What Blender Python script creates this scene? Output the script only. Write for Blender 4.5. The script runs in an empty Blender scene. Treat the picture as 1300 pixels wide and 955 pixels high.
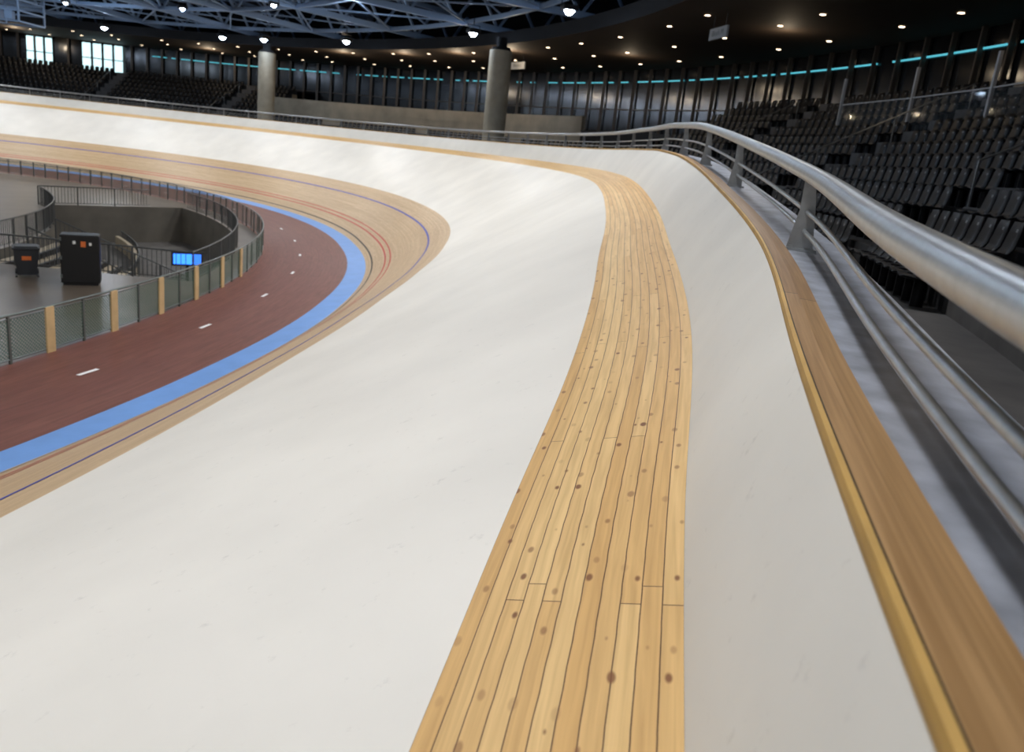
import bpy, math, random
import numpy as np
from mathutils import Vector, Matrix
random.seed(3)
CX,CY,Z0=-44.5,23.5,5.6
D=math.radians
def P(r,phi,z): return (CX+r*math.cos(D(phi)),CY+r*math.sin(D(phi)),z+Z0)
def s2l(c): return tuple(((v/255)/12.92 if v/255<=.04045 else ((v/255+.055)/1.055)**2.4) for v in c)+(1,)
scene=bpy.context.scene
scene.view_settings.view_transform='Standard'

# ---------------------------------------------------------------- materials
def mat(name,c,rough=.6,metal=0,emit=None,es=0,spec=None,noise=0,nscale=5,scuff=0):
    m=bpy.data.materials.new(name); m.use_nodes=True
    nt=m.node_tree; b=nt.nodes['Principled BSDF']
    col=s2l(c)
    b.inputs['Base Color'].default_value=col
    b.inputs['Roughness'].default_value=rough
    b.inputs['Metallic'].default_value=metal
    if spec is not None: b.inputs['Specular IOR Level'].default_value=spec
    if emit: 
        b.inputs['Emission Color'].default_value=s2l(emit); b.inputs['Emission Strength'].default_value=es
    if noise:
        tc=nt.nodes.new('ShaderNodeTexCoord'); n=nt.nodes.new('ShaderNodeTexNoise'); n.inputs['Scale'].default_value=nscale; n.inputs['Detail'].default_value=6
        r=nt.nodes.new('ShaderNodeValToRGB')
        r.color_ramp.elements[0].position=.3; r.color_ramp.elements[1].position=.7
        r.color_ramp.elements[0].color=tuple(v*(1-noise) for v in col[:3])+(1,)
        r.color_ramp.elements[1].color=tuple(min(1,v*(1+noise)) for v in col[:3])+(1,)
        nt.links.new(tc.outputs['Object'],n.inputs['Vector']); nt.links.new(n.outputs['Fac'],r.inputs['Fac']); out=r.outputs['Color']
        if scuff:
            n2=nt.nodes.new('ShaderNodeTexNoise'); n2.inputs['Scale'].default_value=9; n2.inputs['Detail'].default_value=8; n2.inputs['Roughness'].default_value=.7; nt.links.new(tc.outputs['Object'],n2.inputs['Vector'])
            r2=nt.nodes.new('ShaderNodeValToRGB'); r2.color_ramp.elements[0].position=.61; r2.color_ramp.elements[1].position=.74
            r2.color_ramp.elements[0].color=(1,1,1,1); r2.color_ramp.elements[1].color=(1-scuff,1-scuff,1-scuff,1)
            nt.links.new(n2.outputs['Fac'],r2.inputs['Fac'])
            mx=nt.nodes.new('ShaderNodeMix'); mx.data_type='RGBA'; mx.blend_type='MULTIPLY'; mx.inputs['Factor'].default_value=1
            nt.links.new(out,mx.inputs['A']); nt.links.new(r2.outputs['Color'],mx.inputs['B']); out=mx.outputs['Result']
        nt.links.new(out,b.inputs['Base Color'])
    return m
def plank_mat(name,c1,c2,mort,length,width,msize,grain=.35,knots=True,kscale=4.5,rough=.45,gu=1.0,gv=45):
    m=bpy.data.materials.new(name); m.use_nodes=True
    nt=m.node_tree; N=nt.nodes; L=nt.links; b=N['Principled BSDF']; b.inputs['Roughness'].default_value=rough
    uv=N.new('ShaderNodeUVMap'); uv.uv_map='UVMap'
    br=N.new('ShaderNodeTexBrick'); br.inputs['Scale'].default_value=1
    br.inputs['Color1'].default_value=s2l(c1); br.inputs['Color2'].default_value=s2l(c2); br.inputs['Mortar'].default_value=s2l(mort)
    br.inputs['Brick Width'].default_value=length; br.inputs['Row Height'].default_value=width
    br.inputs['Mortar Size'].default_value=msize; br.inputs['Mortar Smooth'].default_value=.1; br.offset=.43; br.offset_frequency=2; br.squash=1.6; br.squash_frequency=3
    L.new(uv.outputs['UV'],br.inputs['Vector'])
    mp=N.new('ShaderNodeMapping'); mp.inputs['Scale'].default_value=(gu,gv,1); L.new(uv.outputs['UV'],mp.inputs['Vector'])
    no=N.new('ShaderNodeTexNoise'); no.inputs['Scale'].default_value=1.5; no.inputs['Detail'].default_value=5; no.inputs['Distortion'].default_value=.6
    L.new(mp.outputs['Vector'],no.inputs['Vector'])
    rp=N.new('ShaderNodeValToRGB'); rp.color_ramp.elements[0].position=.3; rp.color_ramp.elements[1].position=.65
    rp.color_ramp.elements[0].color=(1-grain,1-grain*1.15,1-grain*1.4,1); rp.color_ramp.elements[1].color=(1.0,1.0,1.0,1)
    L.new(no.outputs['Fac'],rp.inputs['Fac'])
    mx=N.new('ShaderNodeMix'); mx.data_type='RGBA'; mx.blend_type='MULTIPLY'; mx.inputs['Factor'].default_value=1
    L.new(br.outputs['Color'],mx.inputs['A']); L.new(rp.outputs['Color'],mx.inputs['B'])
    out=mx.outputs['Result']
    if knots:
        mp2=N.new('ShaderNodeMapping'); mp2.inputs['Scale'].default_value=(.75,1.25,1); L.new(uv.outputs['UV'],mp2.inputs['Vector'])
        vo=N.new('ShaderNodeTexVoronoi'); vo.voronoi_dimensions='2D'; vo.inputs['Scale'].default_value=kscale; L.new(mp2.outputs['Vector'],vo.inputs['Vector'])
        sc=N.new('ShaderNodeSeparateColor'); L.new(vo.outputs['Color'],sc.inputs['Color'])
        dv=N.new('ShaderNodeMath'); dv.operation='MULTIPLY_ADD'; dv.inputs[1].default_value=.09; L.new(sc.outputs['Green'],dv.inputs[0]); L.new(vo.outputs['Distance'],dv.inputs[2])
        kr=N.new('ShaderNodeValToRGB'); kr.color_ramp.elements[0].position=.085; kr.color_ramp.elements[1].position=.14
        kr.color_ramp.elements[0].color=(1,1,1,1); kr.color_ramp.elements[1].color=(0,0,0,1)
        L.new(dv.outputs[0],kr.inputs['Fac'])
        m2=N.new('ShaderNodeMix'); m2.data_type='RGBA'; m2.inputs['B'].default_value=s2l((118,70,34))
        ml=N.new('ShaderNodeMath'); ml.operation='MULTIPLY'
        L.new(kr.outputs['Color'],ml.inputs[0]); L.new(sc.outputs['Red'],ml.inputs[1]); L.new(ml.outputs[0],m2.inputs['Factor']); L.new(out,m2.inputs['A']); out=m2.outputs['Result']
    L.new(out,b.inputs['Base Color'])
    return m
M_plank=plank_mat('pine_planks',(228,192,132),(210,167,104),(92,62,34),3.1,.0693,.0022,grain=.22,gv=24,kscale=6.0,rough=.48)
M_track=plank_mat('track_wood',(212,184,146),(196,166,126),(142,116,86),5.0,.06,.0025,grain=.18,knots=False,gv=16)
M_cap=plank_mat('cap_wood',(172,136,92),(154,118,76),(34,24,12),2.6,.4,.004,grain=.35,knots=False,rough=.42)
M_capedge=mat('cap_edge_varnish',(182,144,74),.6,noise=.15,nscale=3)
M_white=mat('white_track_paint',(226,222,214),.48,spec=.26,noise=.05,nscale=.7,scuff=.18)
M_wall=mat('white_barrier_panel',(220,217,209),.48,spec=.3,noise=.05,nscale=1.1,scuff=.2)
M_blue=mat('blue_band_paint',(104,150,214),.5,noise=.06,nscale=2)
M_bluel=mat('blue_line_paint',(60,72,170),.5)
M_red=mat('red_line_paint',(190,48,42),.5)
M_black=mat('black_line_paint',(40,36,34),.5)
M_apron=plank_mat('apron_brown',(122,74,62),(114,66,56),(84,48,40),6,.3,.004,grain=.3,knots=False,rough=.55,gu=.6,gv=8)
M_mark=mat('white_mark',(235,235,235),.5)
M_floor=mat('infield_concrete',(98,88,78),.3,noise=.22,nscale=.6)
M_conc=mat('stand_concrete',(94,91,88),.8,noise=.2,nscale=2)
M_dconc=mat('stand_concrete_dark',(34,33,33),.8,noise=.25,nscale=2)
M_wallc=mat('fair_concrete',(178,164,140),.7,noise=.18,nscale=.8)
M_wellw=mat('well_concrete',(116,110,100),.7,noise=.18,nscale=.8)
M_col=mat('column_concrete',(158,149,130),.7,noise=.15,nscale=1.5)
M_steel=mat('galvanised_steel',(170,172,172),.34,metal=.8,noise=.12,nscale=14)
M_ledge=mat('galvanised_sheet',(172,177,188),.4,metal=.4,noise=.28,nscale=6)
M_truss=mat('truss_steel_blue',(128,150,178),.5,metal=.2)
M_dark=mat('dark_roof',(10,11,14),.95)
M_soff=mat('soffit_panels',(66,54,45),.75,noise=.1,nscale=.6)
M_seat=mat('black_seat_plastic',(12,12,14),.42,spec=.35)
M_tag=mat('seat_number_tag',(150,150,150),.6)
M_fpost=mat('fence_ply',(206,178,132),.5,noise=.1,nscale=4)
M_fsteel=mat('fence_steel',(112,120,118),.4,metal=.5)
M_rail2=mat('dark_rail_steel',(96,98,98),.4,metal=.4)
M_hand=mat('aisle_rail_steel',(140,142,142),.35,metal=.6)
M_glass=mat('facade_dark_glass',(8,10,12),.15,spec=.4)
M_mull=mat('mullion_alu',(88,80,72),.4,metal=.4)
M_lamp=mat('lamp_lens',(255,255,255),.4,emit=(205,226,255),es=160)
M_down=mat('downlight_lens',(255,240,220),.4,emit=(255,226,190),es=9)
M_cyan=mat('cyan_strip_glow',(120,220,230),.4,emit=(90,205,225),es=.75)
M_win=mat('daylight_window',(215,240,245),.3,emit=(200,236,242),es=1.5)
M_blk=mat('black_case',(20,20,22),.45)
M_bin=mat('bin_plastic',(46,48,52),.5)
M_orange=mat('orange_label',(215,110,50),.5)
M_paper=mat('white_label',(230,230,228),.6)
M_sign=mat('sign_face',(140,140,138),.6)
M_bluescreen=mat('blue_lit_panel',(60,130,240),.3,emit=(50,120,255),es=2.6)
M_whitem=mat('white_metal',(180,180,180),.4)
M_mesh=bpy.data.materials.new('fence_mesh'); M_mesh.use_nodes=True
nt=M_mesh.node_tree; b=nt.nodes['Principled BSDF']; b.inputs['Base Color'].default_value=s2l((84,110,97)); b.inputs['Roughness'].default_value=.6; b.inputs['Metallic'].default_value=.1
uv=nt.nodes.new('ShaderNodeUVMap'); uv.uv_map='UVMap'
mp=nt.nodes.new('ShaderNodeMapping'); mp.inputs['Rotation'].default_value=(0,0,.785); nt.links.new(uv.outputs['UV'],mp.inputs['Vector'])
bk=nt.nodes.new('ShaderNodeTexBrick'); bk.offset=0; bk.inputs['Scale'].default_value=1; bk.inputs['Brick Width'].default_value=.06; bk.inputs['Row Height'].default_value=.06; bk.inputs['Mortar Size'].default_value=.0095
bk.inputs['Color1'].default_value=(0,0,0,1); bk.inputs['Color2'].default_value=(0,0,0,1); bk.inputs['Mortar'].default_value=(1,1,1,1)
nt.links.new(mp.outputs['Vector'],bk.inputs['Vector']); nt.links.new(bk.outputs['Color'],b.inputs['Alpha'])
M_gl=bpy.data.materials.new('clear_glass'); M_gl.use_nodes=True
b=M_gl.node_tree.nodes['Principled BSDF']; b.inputs['Base Color'].default_value=(.3,.35,.38,1); b.inputs['Alpha'].default_value=.1; b.inputs['Roughness'].default_value=.05

# ---------------------------------------------------------------- mesh helpers
def link(o,parent=None):
    scene.collection.objects.link(o)
    if parent: o.parent=parent
    return o
def empty(name,loc=(0,0,0)):
    e=bpy.data.objects.new(name,None); e.location=loc; scene.collection.objects.link(e); return e
def obj(name,V,F,m,parent=None,smooth=False,uvs=None):
    me=bpy.data.meshes.new(name); me.from_pydata([tuple(v) for v in V],[],F)
    ms=m if isinstance(m,list) else [m]
    for x in ms: me.materials.append(x)
    if uvs is not None:
        ul=me.uv_layers.new(name='UVMap'); vi=np.zeros(len(me.loops),dtype=np.int32); me.loops.foreach_get('vertex_index',vi)
        ul.data.foreach_set('uv',np.array(uvs,dtype=np.float32)[vi].ravel())
    if smooth: me.polygons.foreach_set('use_smooth',[True]*len(me.polygons))
    me.update()
    return link(bpy.data.objects.new(name,me),parent)
class Acc:
    def __init__(s): s.V=[];s.F=[];s.m=[]
    def add(s,V,F,mi=0):
        o=len(s.V); s.V+= [tuple(v) for v in V]; s.F+=[tuple(i+o for i in f) for f in F]; s.m+=[mi]*len(F)
    def box(s,c,size,mi=0,rot=0,bev=0):
        x,y,z=[a/2 for a in size]; cr,sr=math.cos(rot),math.sin(rot)
        if bev:
            pts=[]
            for (sx,sy) in ((-1,-1),(1,-1),(1,1),(-1,1)):
                a=(sx*(x-bev),sy*y); b2=(sx*x,sy*(y-bev))
                pts+= [a,b2] if sx*sy<0 else [b2,a]
            V=[]
            for zz,k in ((-z,1-bev/x),(-z+bev,1),(z-bev,1),(z,1-bev/x)):
                for (px,py) in pts: V.append((px*k,py*k,zz))
            n=8;F=[]
            for l in range(3):
                for i in range(n): F.append((l*n+i,l*n+(i+1)%n,(l+1)*n+(i+1)%n,(l+1)*n+i))
            F.append(tuple(range(n-1,-1,-1)));F.append(tuple(range(3*n,4*n)))
        else:
            V=[(a,b2,c2) for c2 in(-z,z) for (a,b2) in((-x,-y),(x,-y),(x,y),(-x,y))]
            F=[(3,2,1,0),(4,5,6,7),(0,1,5,4),(1,2,6,5),(2,3,7,6),(3,0,4,7)]
        V=[(c[0]+a*cr-b2*sr,c[1]+a*sr+b2*cr,c[2]+d) for a,b2,d in V]
        s.add(V,F,mi)
    def beam(s,a,b2,w,h=None,mi=0):
        h=h or w; a=Vector(a);b2=Vector(b2); d=(b2-a).normalized()
        up=Vector((0,0,1)) if abs(d.z)<.95 else Vector((1,0,0))
        sd=d.cross(up).normalized(); up=sd.cross(d)
        V=[]
        for p in(a,b2):
            for i,j in((-1,-1),(1,-1),(1,1),(-1,1)): V.append(p+sd*(i*w/2)+up*(j*h/2))
        s.add(V,[(0,1,2,3),(7,6,5,4),(0,4,5,1),(1,5,6,2),(2,6,7,3),(3,7,4,0)],mi)
    def tube(s,pts,r,n=12,mi=0,caps=True):
        pts=[Vector(p) for p in pts]; V=[];F=[]
        rs=r if isinstance(r,list) else [r]*len(pts)
        for i,p in enumerate(pts):
            t=(pts[min(i+1,len(pts)-1)]-pts[max(i-1,0)]).normalized()
            up=Vector((0,0,1)) if abs(t.z)<.95 else Vector((1,0,0))
            sd=t.cross(up).normalized(); u2=sd.cross(t)
            for k in range(n):
                a=2*math.pi*k/n; V.append(p+sd*(rs[i]*math.cos(a))+u2*(rs[i]*math.sin(a)))
        for i in range(len(pts)-1):
            for k in range(n): F.append((i*n+k,i*n+(k+1)%n,(i+1)*n+(k+1)%n,(i+1)*n+k))
        if caps: F.append(tuple(range(n-1,-1,-1))); F.append(tuple(range((len(pts)-1)*n,len(pts)*n)))
        s.add(V,F,mi)
    def make(s,name,mats,parent=None,smooth=False):
        o=obj(name,s.V,s.F,mats,parent,smooth)
        o.data.polygons.foreach_set('material_index',s.m); o.data.update()
        return o
# ---------------------------------------------------------------- plan curves (polar about bend centre)
TP=[-60,-45,-35,-27,-24.7,-21,-17,-11,-6.5,0,20,150]
G=np.arange(-60,150.01,.25)
def tab(v):
    y=np.interp(G,TP,v); k=np.hanning(17); k/=k.sum()
    yp=np.concatenate([2*y[0]-y[8:0:-1],y,2*y[-1]-y[-2:-10:-1]])
    return np.convolve(yp,k,'valid')
A_rim=tab([70,56.9,52.6,50.5,50.08,49.6,48.9,48.12,47.7,47.4,47.2,47.2])
A_rz=tab([-.8,-.75,-.65,-.6,-.57,-.42,-.12,.3,.46,.52,.55,.55])
A_bl=tab([55.5,45.2,41.7,40.05,39.75,39.42,39.2,38.9,38.75,38.55,38.2,38.3])
A_ln=tab([.15,.15,.15,.17,.29,.41,.47,.52,.5,.48,.45,.45])
A_yw=tab([.70,.70,.70,.70,.77,.9,.87,.76,.74,.72,.7,.7])
f_=lambda A:(lambda p:float(np.interp(p,G,A)))
rim,rz,bl,ln,yw=f_(A_rim),f_(A_rz),f_(A_bl),f_(A_ln),f_(A_yw)
WH,YD=.75,.27
yin_r=lambda p:rim(p)-ln(p)-yw(p); yin_z=lambda p:rz(p)-WH-YD
blo=lambda p:bl(p)+.38; bli=lambda p:bl(p)-.38
ZB=-5.25
def tr_r(t): return lambda p: blo(p)+(yin_r(p)-blo(p))*t
def tr_z(t):
    def g(p):
        k=min(1,max(0,(p+25)/30)); e=.43*(1-k)*1.02+.475*k
        h=(t/.43*e) if t<.43 else e+(1-e)*(t-.43)/.57
        return ZB+(yin_z(p)-ZB)*h
    return g
def strip(name,rows,m,parent,vs,phis=None,smooth=True,dz=0):
    phis=G if phis is None else phis
    V=[];U=[];n=len(rows)
    for p in phis:
        for (fr,fz),v in zip(rows,vs):
            V.append(P(fr(p),p,fz(p)+dz)); U.append((45*D(p),v))
    F=[(i*n+j,i*n+j+1,(i+1)*n+j+1,(i+1)*n+j) for i in range(len(phis)-1) for j in range(n-1)]
    return obj(name,V,F,m,parent,smooth,U)
K=lambda c:(lambda p:c)
track=empty('velodrome_track')
ts=[0,.1,.2,.3,.43]; strip('wood_riding_surface',[(tr_r(t),tr_z(t)) for t in ts],M_track,track,[t*8.5 for t in ts])
ts=[.43,.5,.6,.7,.8,.9,1]; strip('white_upper_bank',[(tr_r(t),tr_z(t)) for t in ts],M_white,track,[t*8.5 for t in ts])
strip('plank_walk_strip',[(yin_r,yin_z),(lambda p:rim(p)-ln(p),lambda p:rz(p)-WH)],M_plank,track,[0.001,.761])
strip('barrier_wall',[(lambda p:rim(p)-ln(p),lambda p:rz(p)-WH),(lambda p:rim(p)-ln(p)*.55,lambda p:rz(p)-WH*.5),(rim,lambda p:rz(p)-.035)],M_wall,track,[0,.4,.75])
strip('cap_edge',[(lambda p:rim(p)-.004,lambda p:rz(p)-.04),(lambda p:rim(p)-.007,lambda p:rz(p)-.02),(lambda p:rim(p)-.005,rz),(lambda p:rim(p)+.01,lambda p:rz(p)+.003)],M_capedge,track,[0,.02,.03,.06],smooth=False)
strip('cap_board',[(lambda p:rim(p)+.01,lambda p:rz(p)+.003),(lambda p:rim(p)+.075,lambda p:rz(p)+.005),(lambda p:rim(p)+.078,lambda p:rz(p)-.016),(lambda p:rim(p)+.165,lambda p:rz(p)-.018),(lambda p:rim(p)+.165,lambda p:rz(p)-.04)],M_cap,track,[0,.055,.07,.16,.19],smooth=False)
strip('metal_ledge',[(lambda p:rim(p)+.15,lambda p:rz(p)-.04),(lambda p:rim(p)+.62,lambda p:rz(p)-.05),(lambda p:rim(p)+.62,lambda p:rz(p)-.12)],M_ledge,track,[0,.4,.5],smooth=False)
strip('barrier_back_panel',[(lambda p:rim(p)+.6,lambda p:rz(p)-.1),(lambda p:rim(p)+.6,K(-1.6))],M_dconc,track,[0,1.5],smooth=False)
strip('blue_band',[(bli,K(ZB-.08)),(blo,K(ZB))],M_blue,track,[0,.76])
fr=lambda p:bl(p)-4.35+float(np.interp(p,[-5,20],[0,.3]))
strip('brown_apron',[(fr,K(-5.56)),(bli,K(ZB-.08))],M_apron,track,[0,4])
def line(name,t,w,m):
    tt=w/8.0
    strip(name,[(tr_r(t),tr_z(t)),(tr_r(t+tt),tr_z(t+tt))],m,track,[0,w],dz=.006)
line('black_line',.03,.06,M_black); line('red_line',.1,.06,M_red); line('red_line_b',.128,.05,M_red); line('blue_line',.32,.07,M_bluel)
A=Acc()
for i in range(-4,14):
    p=-13.6+7.3*i
    r0=bl(p)-2.45; w=.1; dp=.42
    z_=-5.56+(r0-fr(p))/(bli(p)-fr(p))*(ZB-.08+5.56)+.014
    A.add([P(r0,p-dp,z_),P(r0+w,p-dp,z_),P(r0+w,p+dp,z_),P(r0,p+dp,z_)],[(0,1,2,3)])
A.make('apron_dashes',[M_mark],track)

# ---------------------------------------------------------------- top railing
rail=empty('safety_railing')
ROFF=lambda p:float(np.interp(p,[-29,-22],[.17,.26]))
rh=lambda p:float(np.interp(p,[-31,-27,-24.5,-21,-12],[.39,.40,.44,.5,.56]))
A=Acc(); A.tube([P(rim(p)+ROFF(p),p,rz(p)+rh(p)) for p in np.arange(-50,148,.4)],.062,20); A.make('handrail',[M_steel],rail,True)
for n_,h in (('mid_rail_1',.47),('mid_rail_2',.2)):
    A=Acc(); A.tube([P(rim(p)+ROFF(p)+.02,p,rz(p)+rh(p)*h) for p in np.arange(-50,148,.4)],.018,10); A.make(n_,[M_steel],rail,True)
A=Acc()
posts=[-46,-41,-36,-32.5,-28.8,-21.2,-16.3]+[float(x) for x in np.arange(-12.5,147,3.4)]
for p in posts:
    r0=rim(p)+ROFF(p); z0=rz(p)-.05
    ps=[(r0-.085,z0),(r0+.105,z0),(r0+.07,z0+.3),(r0+.035,z0+rh(p)+.03),(r0-.04,z0+rh(p)+.03),(r0-.035,z0+.3)]
    dp=math.degrees(.011/r0); V=[P(a,p-dp,b_) for a,b_ in ps]+[P(a,p+dp,b_) for a,b_ in ps]
    F=[(5,4,3,2,1,0),(6,7,8,9,10,11)]+[(i,(i+1)%6,(i+1)%6+6,i+6) for i in range(6)]
    A.add(V,F)
    c=P(r0+.02,p,z0+.012); A.box(c,(.22,.14,.024),rot=D(p))
    for dx in(-.07,.07):
        for dy in(-.04,.04):
            A.box((c[0]+dx*math.cos(D(p))-dy*math.sin(D(p)),c[1]+dx*math.sin(D(p))+dy*math.cos(D(p)),c[2]+.02),(.022,.022,.02),rot=D(p))
A.make('posts',[M_steel],rail)

# ---------------------------------------------------------------- infield
PH0,PH1,RI,RO=4,47,25,33.0
A=Acc()
rs=[0.01,10,18,RI,28,30,RO]; 
phs=list(range(-60,151,1))
def cell(r0,r1,p0,p1,z,mi=0): A.add([P(r0,p0,z),P(r1,p0,z),P(r1,p1,z),P(r0,p1,z)],[(0,1,2,3)],mi)
for p in phs[:-1]:
    for a,b_ in zip(rs[:-1],rs[1:]):
        if PH0<=p<PH1 and a>=RI: continue
        cell(a,b_,p,p+1,-5.6)
    A.add([P(RO,p,-5.6),P(fr(p),p,-5.56),P(fr(p+1),p+1,-5.56),P(RO,p+1,-5.6)],[(0,1,2,3)])
for p in range(-180,-60,3): cell(.01,60,p,p+3,-5.62)
for p in range(150,180,3): cell(.01,60,p,p+3,-5.62)
A.make('floor',[M_floor])
well=empty('infield_stairwell')
A=Acc(); ZL=-7.8
for p in range(PH0,PH1):
    for r0 in (RI,RO): A.add([P(r0,p,-5.6),P(r0,p+1,-5.6),P(r0,p+1,ZL),P(r0,p,ZL)],[(0,1,2,3)],1)
    cell(RI,RO,p,p+1,ZL,0)
for p in(PH0,PH1): A.add([P(RI,p,-5.6),P(RO,p,-5.6),P(RO,p,ZL),P(RI,p,ZL)],[(0,1,2,3)],1)
A.make('well_walls',[M_conc,M_wellw],well)
A=Acc()
for k in range(10):
    z=-5.62-.21*k; r0=26+.5*k
    for p in range(PH0,PH0+12):
        A.add([P(r0,p,z),P(r0+.5,p,z),P(r0+.5,p+1,z),P(r0,p+1,z)],[(0,1,2,3)],0)
        A.add([P(r0+.5,p,z),P(r0+.5,p,z-.21),P(r0+.5,p+1,z-.21),P(r0+.5,p+1,z)],[(0,1,2,3)],1)
        A.add([P(r0+.38,p,z+.004),P(r0+.5,p,z+.004),P(r0+.5,p+1,z+.004),P(r0+.38,p+1,z+.004)],[(0,1,2,3)],2)
A.make('curved_steps',[M_wallc,M_dconc,M_blk],well)
A=Acc()
def guard(path,h=1.05,rr=.03):
    for hh in (h,h*.1): A.tube([(a,b_,c+hh) for a,b_,c in path],rr if hh==h else .018,8)
    for a,b_ in zip(path[:-1],path[1:]):
        a=Vector(a);b_=Vector(b_);n=max(1,int((b_-a).length/.16))
        for i in range(n):
            q=a+(b_-a)*(i/n); A.beam(q+Vector((0,0,.1)),q+Vector((0,0,h)),.018)
        A.beam(a,a+Vector((0,0,h)),.05)
guard([P(RI-.05,p,-5.6) for p in np.arange(PH0,PH1+.1,3)])
guard([P(r,PH0-.15,-5.6) for r in np.arange(RI,RO+.1,2)])
guard([P(r,PH1,-5.6) for r in np.arange(RI,RO,2)])
guard([P(RO+.05,p,-5.6) for p in np.arange(PH0,PH1+.1,3)])
guard([P(r,PH0+12.2,-5.7-.21*2*(r-26)) for r in (26,27,28,29,30,31)])
guard([P(r,PH0+6,-5.7-.21*2*(r-26)) for r in (26,27,28,29,30,31)])
guard([P(28.6,p,ZL) for p in np.arange(PH0+14,PH1-3,3)])
A.make('guard_rails',[M_rail2],well)
A=Acc()
for p in range(PH0+14,PH1-4):
    r0=28.6; A.add([P(r0,p,ZL),P(r0,p+1,ZL),P(r0,p+1,ZL+.7),P(r0,p,ZL+.7),P(r0-.2,p,ZL),P(r0-.2,p+1,ZL),P(r0-.2,p+1,ZL+.7),P(r0-.2,p,ZL+.7)],[(0,1,2,3),(3,2,6,7),(5,4,7,6)])
A.make('landing_parapet',[M_wallc],well)
A=Acc(); c=P(31.0,17.7,-6.15); A.box(c,(.12,1.15,.45),rot=D(-66)); A.box((c[0],c[1],c[2]-.28-.68),(.08,.12,1.37),1,rot=D(-66)); A.box((c[0]-.03,c[1]+.07,c[2]),(.12,1.33,.63),1,rot=D(-66))
A.make('blue_lit_display',[M_bluescreen,M_blk],well)

fence=empty('infield_fence')
fp=lambda p:fr(p)+.05
A=Acc(); V=[];U=[];F=[]
pp=np.arange(-58,148,.5)
for p in pp:
    for h,v in((.12,0),(1.0,.88)): V.append(P(fp(p),p,-5.56+h)); U.append((34*D(p),v))
F=[(2*i,2*i+2,2*i+3,2*i+1) for i in range(len(pp)-1)]
obj('mesh_panels',V,F,M_mesh,fence,False,U)
A.tube([P(fp(p),p,-5.56+1.08) for p in pp],.03,8); A.tube([P(fp(p),p,-5.56+.1) for p in pp],.02,6); A.tube([P(fp(p),p,-5.56+1.0) for p in pp],.014,6)
A.make('fence_rails',[M_fsteel],fence,True)
A=Acc(); A2=Acc()
p=-12.0-3.7*12
while p<147:
    if p<9: A.box(P(fp(p)+.03,p,-5.56+.54),(.05,.24,1.08),rot=D(p),bev=.008)
    A2.box(P(fp(p)-.04,p,-5.56+.54),(.06,.06,1.08),rot=D(p))
    A2.box(P(fp(p+1.85),p+1.85,-5.56+.54),(.05,.05,1.08),rot=D(p))
    p+=3.7
A.make('plywood_posts',[M_fpost],fence); A2.make('steel_posts',[M_fsteel],fence)

def local_obj(name,loc,rot):
    e=empty(name,loc); e.rotation_euler=(0,0,rot); return e
bn=local_obj('wheelie_bin',(-16.2,23.9,Z0-5.6),.6)
A=Acc()
V=[];lv=[(.08,.26,.28),(.5,.31,.33),(.92,.35,.37)]
for z,x,y in lv: V+=[(-x,-y,z),(x,-y,z),(x,y,z),(-x,y,z)]
F=[(3,2,1,0)]+[(l*4+i,l*4+(i+1)%4,l*4+4+(i+1)%4,l*4+4+i) for l in range(2) for i in range(4)]+[(8,9,10,11)]
A.add(V,F); A.box((0,0,.955),(.78,.8,.06),bev=.02); A.box((0,.0,1.0),(.66,.66,.05),bev=.02); A.box((0,.43,.93),(.6,.06,.05),bev=.01)
for sx in(-.29,.29): A.tube([(sx-.04,.3,.1),(sx+.04,.3,.1)],.1,14)
A.box((0,-.335,.66),(.26,.03,.16),1); A.box((-.3,0,.02),(.06,.5,.04)); A.box((.3,0,.02),(.06,.5,.04))
A.make('bin_body',[M_bin,M_orange],bn)
cb=local_obj('black_equipment_cabinet',(-14.2,23.6,Z0-5.6),.45)
A=Acc(); A.box((0,0,.86),(1.1,.62,1.56),bev=.025); A.box((0,-.315,.9),(1.0,.01,1.4),0); A.box((0,0,.04),(1.0,.55,.08)); A.box((.1,-.325,1.35),(.14,.01,.18),1); A.box((-.15,-.325,1.4),(.08,.01,.1),2); A.box((.3,-.325,1.36),(.07,.01,.09),2)
for z in(.3,.9,1.5): A.box((-.53,-.3,z),(.05,.06,.12),3)
A.make('cabinet_body',[M_blk,M_orange,M_paper,M_fsteel],cb)

# ---------------------------------------------------------------- stands
R0,RD,RH,ZS=51.25,.85,.46,-1.5
AIS=[-34,-22,-9.5,3.5,15,27,39,51,63,77,91,105,119,133]
def nrows(p): return 12 if (p<23 or p>=72) else 5
stand=empty('grandstand')
A=Acc()
sp=list(range(-50,148,1))
for p in sp:
    n=nrows(p)
    a0,a1=rim(p)+.6,rim(p+1)+.6
    def rr(k,pp,a): return max(R0+RD*k,a)
    A.add([P(a0,p,ZS),P(rr(0,p,a0),p,ZS),P(rr(0,p+1,a1),p+1,ZS),P(a1,p+1,ZS)],[(0,1,2,3)],0)
    for k in range(n):
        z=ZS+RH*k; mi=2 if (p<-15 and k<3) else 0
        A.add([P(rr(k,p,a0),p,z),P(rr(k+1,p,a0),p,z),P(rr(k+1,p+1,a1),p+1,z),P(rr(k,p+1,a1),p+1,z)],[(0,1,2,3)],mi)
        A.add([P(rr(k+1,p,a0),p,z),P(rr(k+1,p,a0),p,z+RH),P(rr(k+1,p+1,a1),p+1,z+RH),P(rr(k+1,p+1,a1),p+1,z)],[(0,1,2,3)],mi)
    re=R0+RD*n; ze=ZS+RH*n
    if n==5: ze=2.0
    A.add([P(re,p,ze),P(63.5,p,ze),P(63.5,p+1,ze),P(re,p+1,ze)],[(0,1,2,3)],0)
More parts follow.
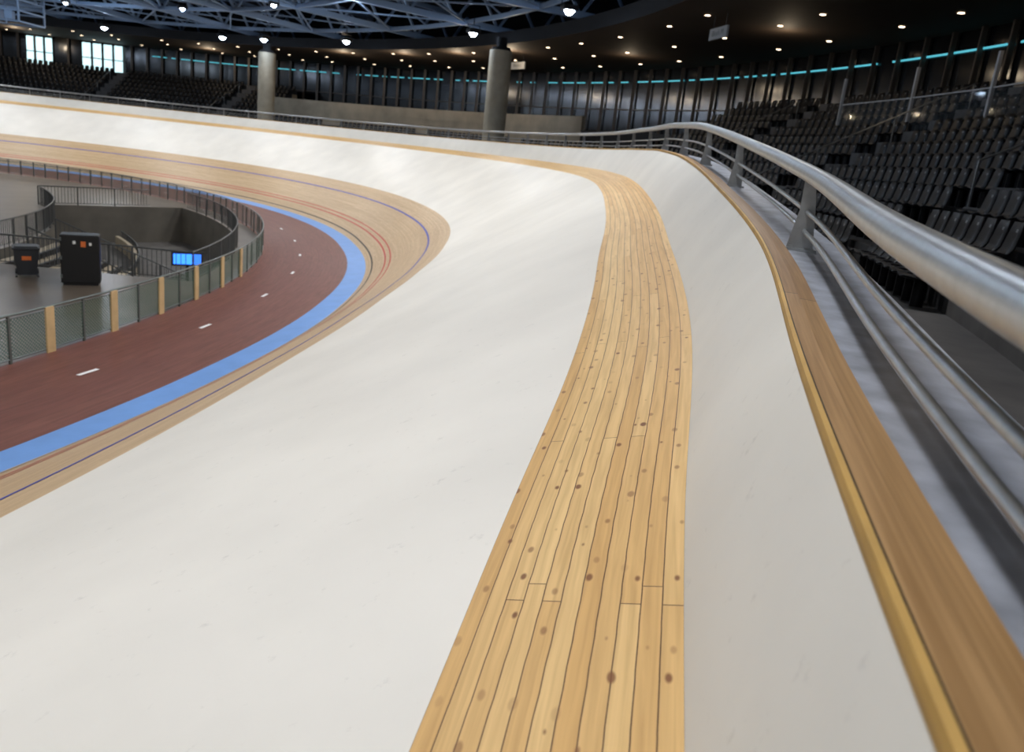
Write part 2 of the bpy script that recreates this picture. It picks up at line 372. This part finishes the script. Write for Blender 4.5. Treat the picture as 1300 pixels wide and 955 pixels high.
for a in (23,72):
    for k in range(5,12):
        z=ZS+RH*k; A.add([P(R0+RD*k,a,ZS),P(R0+RD*(k+1),a,ZS),P(R0+RD*(k+1),a,z),P(R0+RD*k,a,z)],[(0,1,2,3)],1)
A.make('terrace_steps',[M_dconc,M_wallc,M_conc],stand)
A=Acc()
for a in AIS:
    for k in range(nrows(a)):
        for h in (0,1):
            z=ZS+RH*k+.23*h; r0=R0+RD*k+.42*h
            if r0<rim(a)+1 or (a<0 and k<3): continue
            A.box(P(r0+.21 if h==0 else r0+.215,a,z-.02+.03),(.42,1.15,.06 if h==0 else .46),rot=D(a))
A.make('aisle_steps',[M_conc],stand)
A=Acc(); re=R0+RD*5+.02
for p in range(23,72):
    ht=2.9 if p>=31 else 2.0
    V=[P(re,p,ZS+RH*4),P(re,p+1,ZS+RH*4),P(re,p+1,ht),P(re,p,ht),P(re+.25,p,ZS+RH*4),P(re+.25,p+1,ZS+RH*4),P(re+.25,p+1,ht),P(re+.25,p,ht)]
    A.add(V,[(0,1,2,3),(3,2,6,7),(5,4,7,6)],0 if p>=31 else 1)
A.make('concourse_parapet',[M_wallc,M_dconc],stand)
prof=[(-.23,.43),(-.02,.40),(.12,.41),(.18,.50),(.22,.70),(.245,.86)]
sv=[]
for sgn in (0,1):
    for i,(y,z) in enumerate(prof):
        w=[.2,.22,.22,.22,.215,.17][i]
        for x,dy,dz in((-w,-.02,.02),(0,.015,-.012),(w,-.02,.02)):
            sv.append((x,y+dy*(1 if i>2 else 0)+ (.025 if sgn and i>2 else 0),z+dz*(1 if i<=2 else 0)-(.025 if sgn and i<=2 else 0)))
n=len(prof); sf=[]
for i in range(n-1):
    for j in range(2):
        a=i*3+j; sf.append((a,a+1,a+4,a+3)); b_=a+3*n; sf.append((b_+3,b_+4,b_+1,b_))
for i in range(n-1):
    a=i*3; sf.append((a+3,a+3+3*n,a+3*n,a)); a=i*3+2; sf.append((a,a+3*n,a+3+3*n,a+3))
for j in range(2): sf.append((j,j+3*n,j+1+3*n,j+1)); a=3*(n-1)+j; sf.append((a,a+1,a+1+3*n,a+3*n))
o=len(sv)
sv+=[(x,y,z) for z in(0,.42) for x,y in((-.04,-.02),(.04,-.02),(.04,.14),(-.04,.14))]
sf+=[(o,o+1,o+5,o+4),(o+1,o+2,o+6,o+5),(o+2,o+3,o+7,o+6),(o+3,o,o+4,o+7)]
nb=len(sf); o=len(sv)   # small seat number tag on the back-rest
sv+=[(-.035,.222,.72),(.035,.222,.72),(.035,.23,.765),(-.035,.23,.765)]; sf+=[(o,o+1,o+2,o+3)]
MI=[0]*nb+[1]
sv=np.array(sv); SV=[];SF=[];SM=[];off=0
for k in range(12):
    r=R0+RD*k+.5; z=ZS+RH*k; dp=math.degrees(.53/r); p=-48
    while p<147:
        p+=dp
        if k>=nrows(p): continue
        if r<rim(p)+1.1: continue
        if p<-15 and k<3 and not (k==0 and -24.6<p<-22.6): continue
        if not(k==0 and p<-20) and any(abs(p-a)*D(1)*r<.85 for a in AIS): continue
        a=D(p); er=np.array([math.cos(a),math.sin(a)]); et=np.array([-er[1],er[0]])
        c=np.array(P(r,p,z)); W=np.empty_like(sv)
        W[:,0]=c[0]-sv[:,0]*et[0]+sv[:,1]*er[0]; W[:,1]=c[1]-sv[:,0]*et[1]+sv[:,1]*er[1]; W[:,2]=c[2]+sv[:,2]
        SV.append(W); SF+=[tuple(i+off for i in f) for f in sf]; SM+=MI; off+=len(sv)
SV=np.concatenate(SV)
so=obj('spectator_seats',SV.tolist(),SF,[M_seat,M_tag],stand,True)
so.data.polygons.foreach_set('material_index',SM); so.data.update()
A=Acc(); A2=Acc()
for p in(-4,.4,4.8,9.6):
    z=ZS+RH*8; A.beam(P(58.1,p,z),P(58.1,p,z+2.3),.1)
for a,b_ in((-4,.4),(.4,4.8),(4.8,9.6)):
    z=ZS+RH*8
    A.beam(P(58.1,a,z+1.25),P(58.1,b_,z+1.25),.04); A2.add([P(58.1,a,z+.1),P(58.1,b_,z+.1),P(58.1,b_,z+1.2),P(58.1,a,z+1.2)],[(0,1,2,3)])
A.make('balustrade_posts',[M_whitem],stand); A2.make('balustrade_glass',[M_gl],stand)
A=Acc()
for a in AIS:
    if nrows(a)<8: ks=(0,4)
    else: ks=(1 if a>0 else 3,10)
    s_=math.degrees(.65/56)
    q=[P(R0+RD*k+.1,a+s_,ZS+RH*k+.95) for k in ks]; A.tube(q,.025,8)
    for k in range(ks[0],ks[1]+1,3): A.beam(P(R0+RD*k+.1,a+s_,ZS+RH*k),P(R0+RD*k+.1,a+s_,ZS+RH*k+.95),.035)
A.make('aisle_handrails',[M_hand],stand)

for i,(r,p) in enumerate(((50,33.3),(50,66.2),(50,101.5))):
    x,y,_=P(r,p,0); A=Acc(); A.tube([(0,0,-1.5),(0,0,6.3)],.73,40); A.tube([(0,0,6.3),(0,0,6.5)],.6,32,1); A.tube([(0,0,6.5),(0,0,7.1)],.35,24,1); A.tube([(0,0,-1.5),(0,0,-1.4)],.8,40)
    c=A.make('concrete_column',[M_col,M_dark],None,True); c.location=(x,y,Z0)
    md=c.modifiers.new('e','EDGE_SPLIT'); md.split_angle=.8

# ---------------------------------------------------------------- facade, soffit, roof
fac=empty('wall_facade')
A=Acc(); RF=63.5; ph=list(range(-50,148))
for p in ph: 
    A.add([P(RF,p,-1.5),P(RF,p+1,-1.5),P(RF,p+1,7.3),P(RF,p,7.3)],[(3,2,1,0)])
    A.add([P(RF+.1,p,7.2),P(RF+.1,p+1,7.2),P(RF+.1,p+1,12.5),P(RF+.1,p,12.5)],[(3,2,1,0)],1)
A.make('facade_glass',[M_glass,M_dark],fac)
A=Acc()
for p in np.arange(-50,148,1.55): A.beam(P(RF-.2,p,1),P(RF-.2,p,7.2),.1,.22)
for z in(2.3,4.2): 
    for p in ph: A.beam(P(RF-.15,p,z),P(RF-.15,p+1,z),.05,.06)
A.make('mullions',[M_mull],fac)
A=Acc()
for p in np.arange(-48,89,.5): 
    if random.random()<.7: A.beam(P(RF-.1,p,6.25),P(RF-.1,p+.5,6.25),.05,.08)
A.make('cyan_light_strip',[M_cyan],fac)
for i,(a,b_) in enumerate(((91.8,96),(98.6,101.2))):
    A=Acc(); n=4 if i==0 else 3
    for j in range(n):
        p0=a+(b_-a)*j/n+.12; p1=a+(b_-a)*(j+1)/n-.12
        for z0,z1 in((3.9,5.3),(5.4,6.9)): A.add([P(RF-.3,p0,z0),P(RF-.3,p1,z0),P(RF-.3,p1,z1),P(RF-.3,p0,z1)],[(3,2,1,0)])
    A.make('window_%d'%(i+1),[M_win],fac)
A=Acc()
RS=51.5
for p in ph:
    A.add([P(RS,p,7.1),P(RF+.3,p,7.1),P(RF+.3,p+1,7.1),P(RS,p+1,7.1)],[(3,2,1,0)])
    A.add([P(RS,p,7.1),P(RS,p+1,7.1),P(RS,p+1,7.9),P(RS,p,7.9)],[(3,2,1,0)],1)
A.make('ceiling_soffit',[M_soff,M_dark])
A=Acc()
for r in (53.6,57.2,61):
    dp=math.degrees(4.6/r)
    for p in np.arange(-45,146,dp):
        c=P(r,p+random.uniform(-.7,.7),7.08); V=[(c[0]+.13*math.cos(t*math.pi/4),c[1]+.13*math.sin(t*math.pi/4),c[2]) for t in range(8)]
        A.add(V,[tuple(range(7,-1,-1))])
A.make('ceiling_downlights',[M_down])
A=Acc()
for p in range(-180,180,3): A.add([P(0.01,p,12.5),P(66,p,12.5),P(66,p+3,12.5),P(.01,p+3,12.5)],[(3,2,1,0)])
A.make('ceiling',[M_dark])
A=Acc(); zb,zt=8.1,10.4
for p in np.arange(-40,150,11):
    A.beam(P(2,p,zb),P(56,p,zb),.3,.38); A.beam(P(2,p,zt),P(56,p,zt),.26,.34)
    for i,r in enumerate(np.arange(4,56,3.4)):
        A.beam(P(r,p,zb),P(r+1.7,p,zt),.15); A.beam(P(r+1.7,p,zt),P(r+3.4,p,zb),.15)
for r in(12,22,32,41,49):
    for p in np.arange(-40,148,5.5):
        A.beam(P(r,p,zb),P(r,p+5.5,zb),.2,.26); A.beam(P(r,p,zt),P(r,p+5.5,zt),.16,.2); A.beam(P(r,p,zb),P(r,p+5.5,zt),.1)
for r0,r1 in((32,41),(41,49)):
    for p in np.arange(-40,137,11): A.beam(P(r0,p,zb),P(r1,p+11,zb),.09); A.beam(P(r0,p+11,zb),P(r1,p,zb),.09)
A.make('roof_truss',[M_truss])
A=Acc(); c=Vector(P(40,88,7.2))
for dx in(-1.6,1.6):
    for dy in(-1.6,1.6): A.beam(c+Vector((dx,dy,-1.2)),c+Vector((dx,dy,1)),.12)
for dz in(-1.2,-.4,.4):
    for s_ in(-1.6,1.6): A.beam(c+Vector((-1.6,s_,dz)),c+Vector((1.6,s_,dz)),.12); A.beam(c+Vector((s_,-1.6,dz)),c+Vector((s_,1.6,dz)),.12)
for q in(-.9,0,.9): A.box(c+Vector((q,-1.6,-.8)),(.6,.4,.6))
A.make('lighting_gantry',[M_truss])

def flood(r,p,z,e,col=(1,.98,.95),rad=.8,size=1.0,tilt=32,cone=144,dome=.16):
    x,y,zz=P(r,p,z)
    A=Acc(); s_=size
    A.box((0,0,.13),(.62*s_,.42*s_,.2*s_),0,bev=.03)
    A.tube([(0,0,.05-dome*math.sin(t)) for t in (0,.5,1.0,1.35)],[dome*math.cos(t) for t in (0,.5,1.0,1.35)],16,1)
    A.beam((-.34*s_,0,.13),(-.34*s_,0,.5),.04); A.beam((.34*s_,0,.13),(.34*s_,0,.5),.04); A.beam((-.36*s_,0,.5),(.36*s_,0,.5),.05); A.beam((0,0,.5),(0,0,8.1-z),.05)
    o=A.make('floodlight',[M_blk,M_lamp]); o.location=(x,y,zz); o.rotation_euler=(0,0,D(p))
    l=bpy.data.lights.new('flood_lamp','SPOT'); l.energy=e; l.color=col; l.spot_size=D(cone); l.spot_blend=.6; l.shadow_soft_size=rad
    lo=bpy.data.objects.new('flood_lamp',l); link(lo,o); lo.location=(0,0,-.2); lo.rotation_euler=(0,D(tilt),0)
E=2080
for p in(-42,-26,-10,5,20,34.7,53.5,65,70.5,85,100,116,132): flood(48.5,p,7.2,E*(.2 if p in(65,70.5) else (.82 if p<0 else .36)),size=1.3,dome=.26)
for p in(-45,-30,-15,0,15,31,47,63,80,98,116): flood(39,p,7.7,E*(.78 if p<0 else 1.3),tilt=-6,cone=125)
for p in(0,40,80,120): flood(22,p,7.7,E*.5,tilt=0)
for r,p in((42,40),(38,75),(45,5),(28,60),(44,100),(34,88)):  # bluish fill points without fixtures, added to brighten the roof trusses
    l=bpy.data.lights.new('truss_fill','POINT'); l.energy=230; l.color=(.66,.82,1); l.shadow_soft_size=.15
    o=bpy.data.objects.new('truss_fill',l); link(o); o.location=P(r,p,7.0)
for p in(-20,0,15,30,38,45,52,60,80,100):  # warm fill points added beneath the downlights to brighten the stands
    l=bpy.data.lights.new('stand_fill','POINT'); l.energy=50 if p<=30 else 140; l.color=(1,.8,.56); l.shadow_soft_size=.1
    o=bpy.data.objects.new('stand_fill',l); link(o); o.location=P(53.5 if 35<p<70 else 58 ,p,6.4)
for r,p,t in((54,14,'Block M'),(55,39,'Block L')):
    e=empty('hanging_block_sign',P(r,p,6.3)); e.rotation_euler=(0,0,D(p)-math.pi/2)
    A=Acc(); A.box((0,0,0),(1.7,.1,.5),0,bev=.01); A.beam((-.6,0,.25),(-.6,0,.8),.02,mi=1); A.beam((.6,0,.25),(.6,0,.8),.02,mi=1); A.make('sign_panel',[M_sign,M_blk],e)
    c=bpy.data.curves.new('sign_text','FONT'); c.body=t; c.size=.34; c.align_x='CENTER'; c.align_y='CENTER'; c.materials.append(M_blk)
    to=bpy.data.objects.new('sign_text',c); link(to,e); to.rotation_euler=(math.pi/2,0,0); to.location=(0,-.056,0)

w=bpy.data.worlds.new('World'); scene.world=w; w.use_nodes=True
w.node_tree.nodes['Background'].inputs[0].default_value=(.75,.79,.84,1); w.node_tree.nodes['Background'].inputs[1].default_value=.26

# ---------------------------------------------------------------- camera
f=940.; p=math.atan(236/f); r=D(6.2)
e1=Vector((1,0,0)); e2=Vector((0,-math.sin(p),-math.cos(p))); fw=Vector((0,math.cos(p),-math.sin(p)))
X=e1*math.cos(r)-e2*math.sin(r); Yd=e1*math.sin(r)+e2*math.cos(r); Y=-Yd; Z=-fw
cam=bpy.data.cameras.new('camera'); co=bpy.data.objects.new('camera',cam); link(co)
m=Matrix((( X.x,Y.x,Z.x,0),(X.y,Y.y,Z.y,0),(X.z,Y.z,Z.z,Z0),(0,0,0,1))); co.matrix_world=m
cam.sensor_width=36; cam.lens=f/1300*36; cam.shift_y=-45.5/1300; cam.clip_start=.05; cam.clip_end=500
cam.dof.use_dof=True; cam.dof.focus_distance=4.0; cam.dof.aperture_fstop=2.6
scene.camera=co
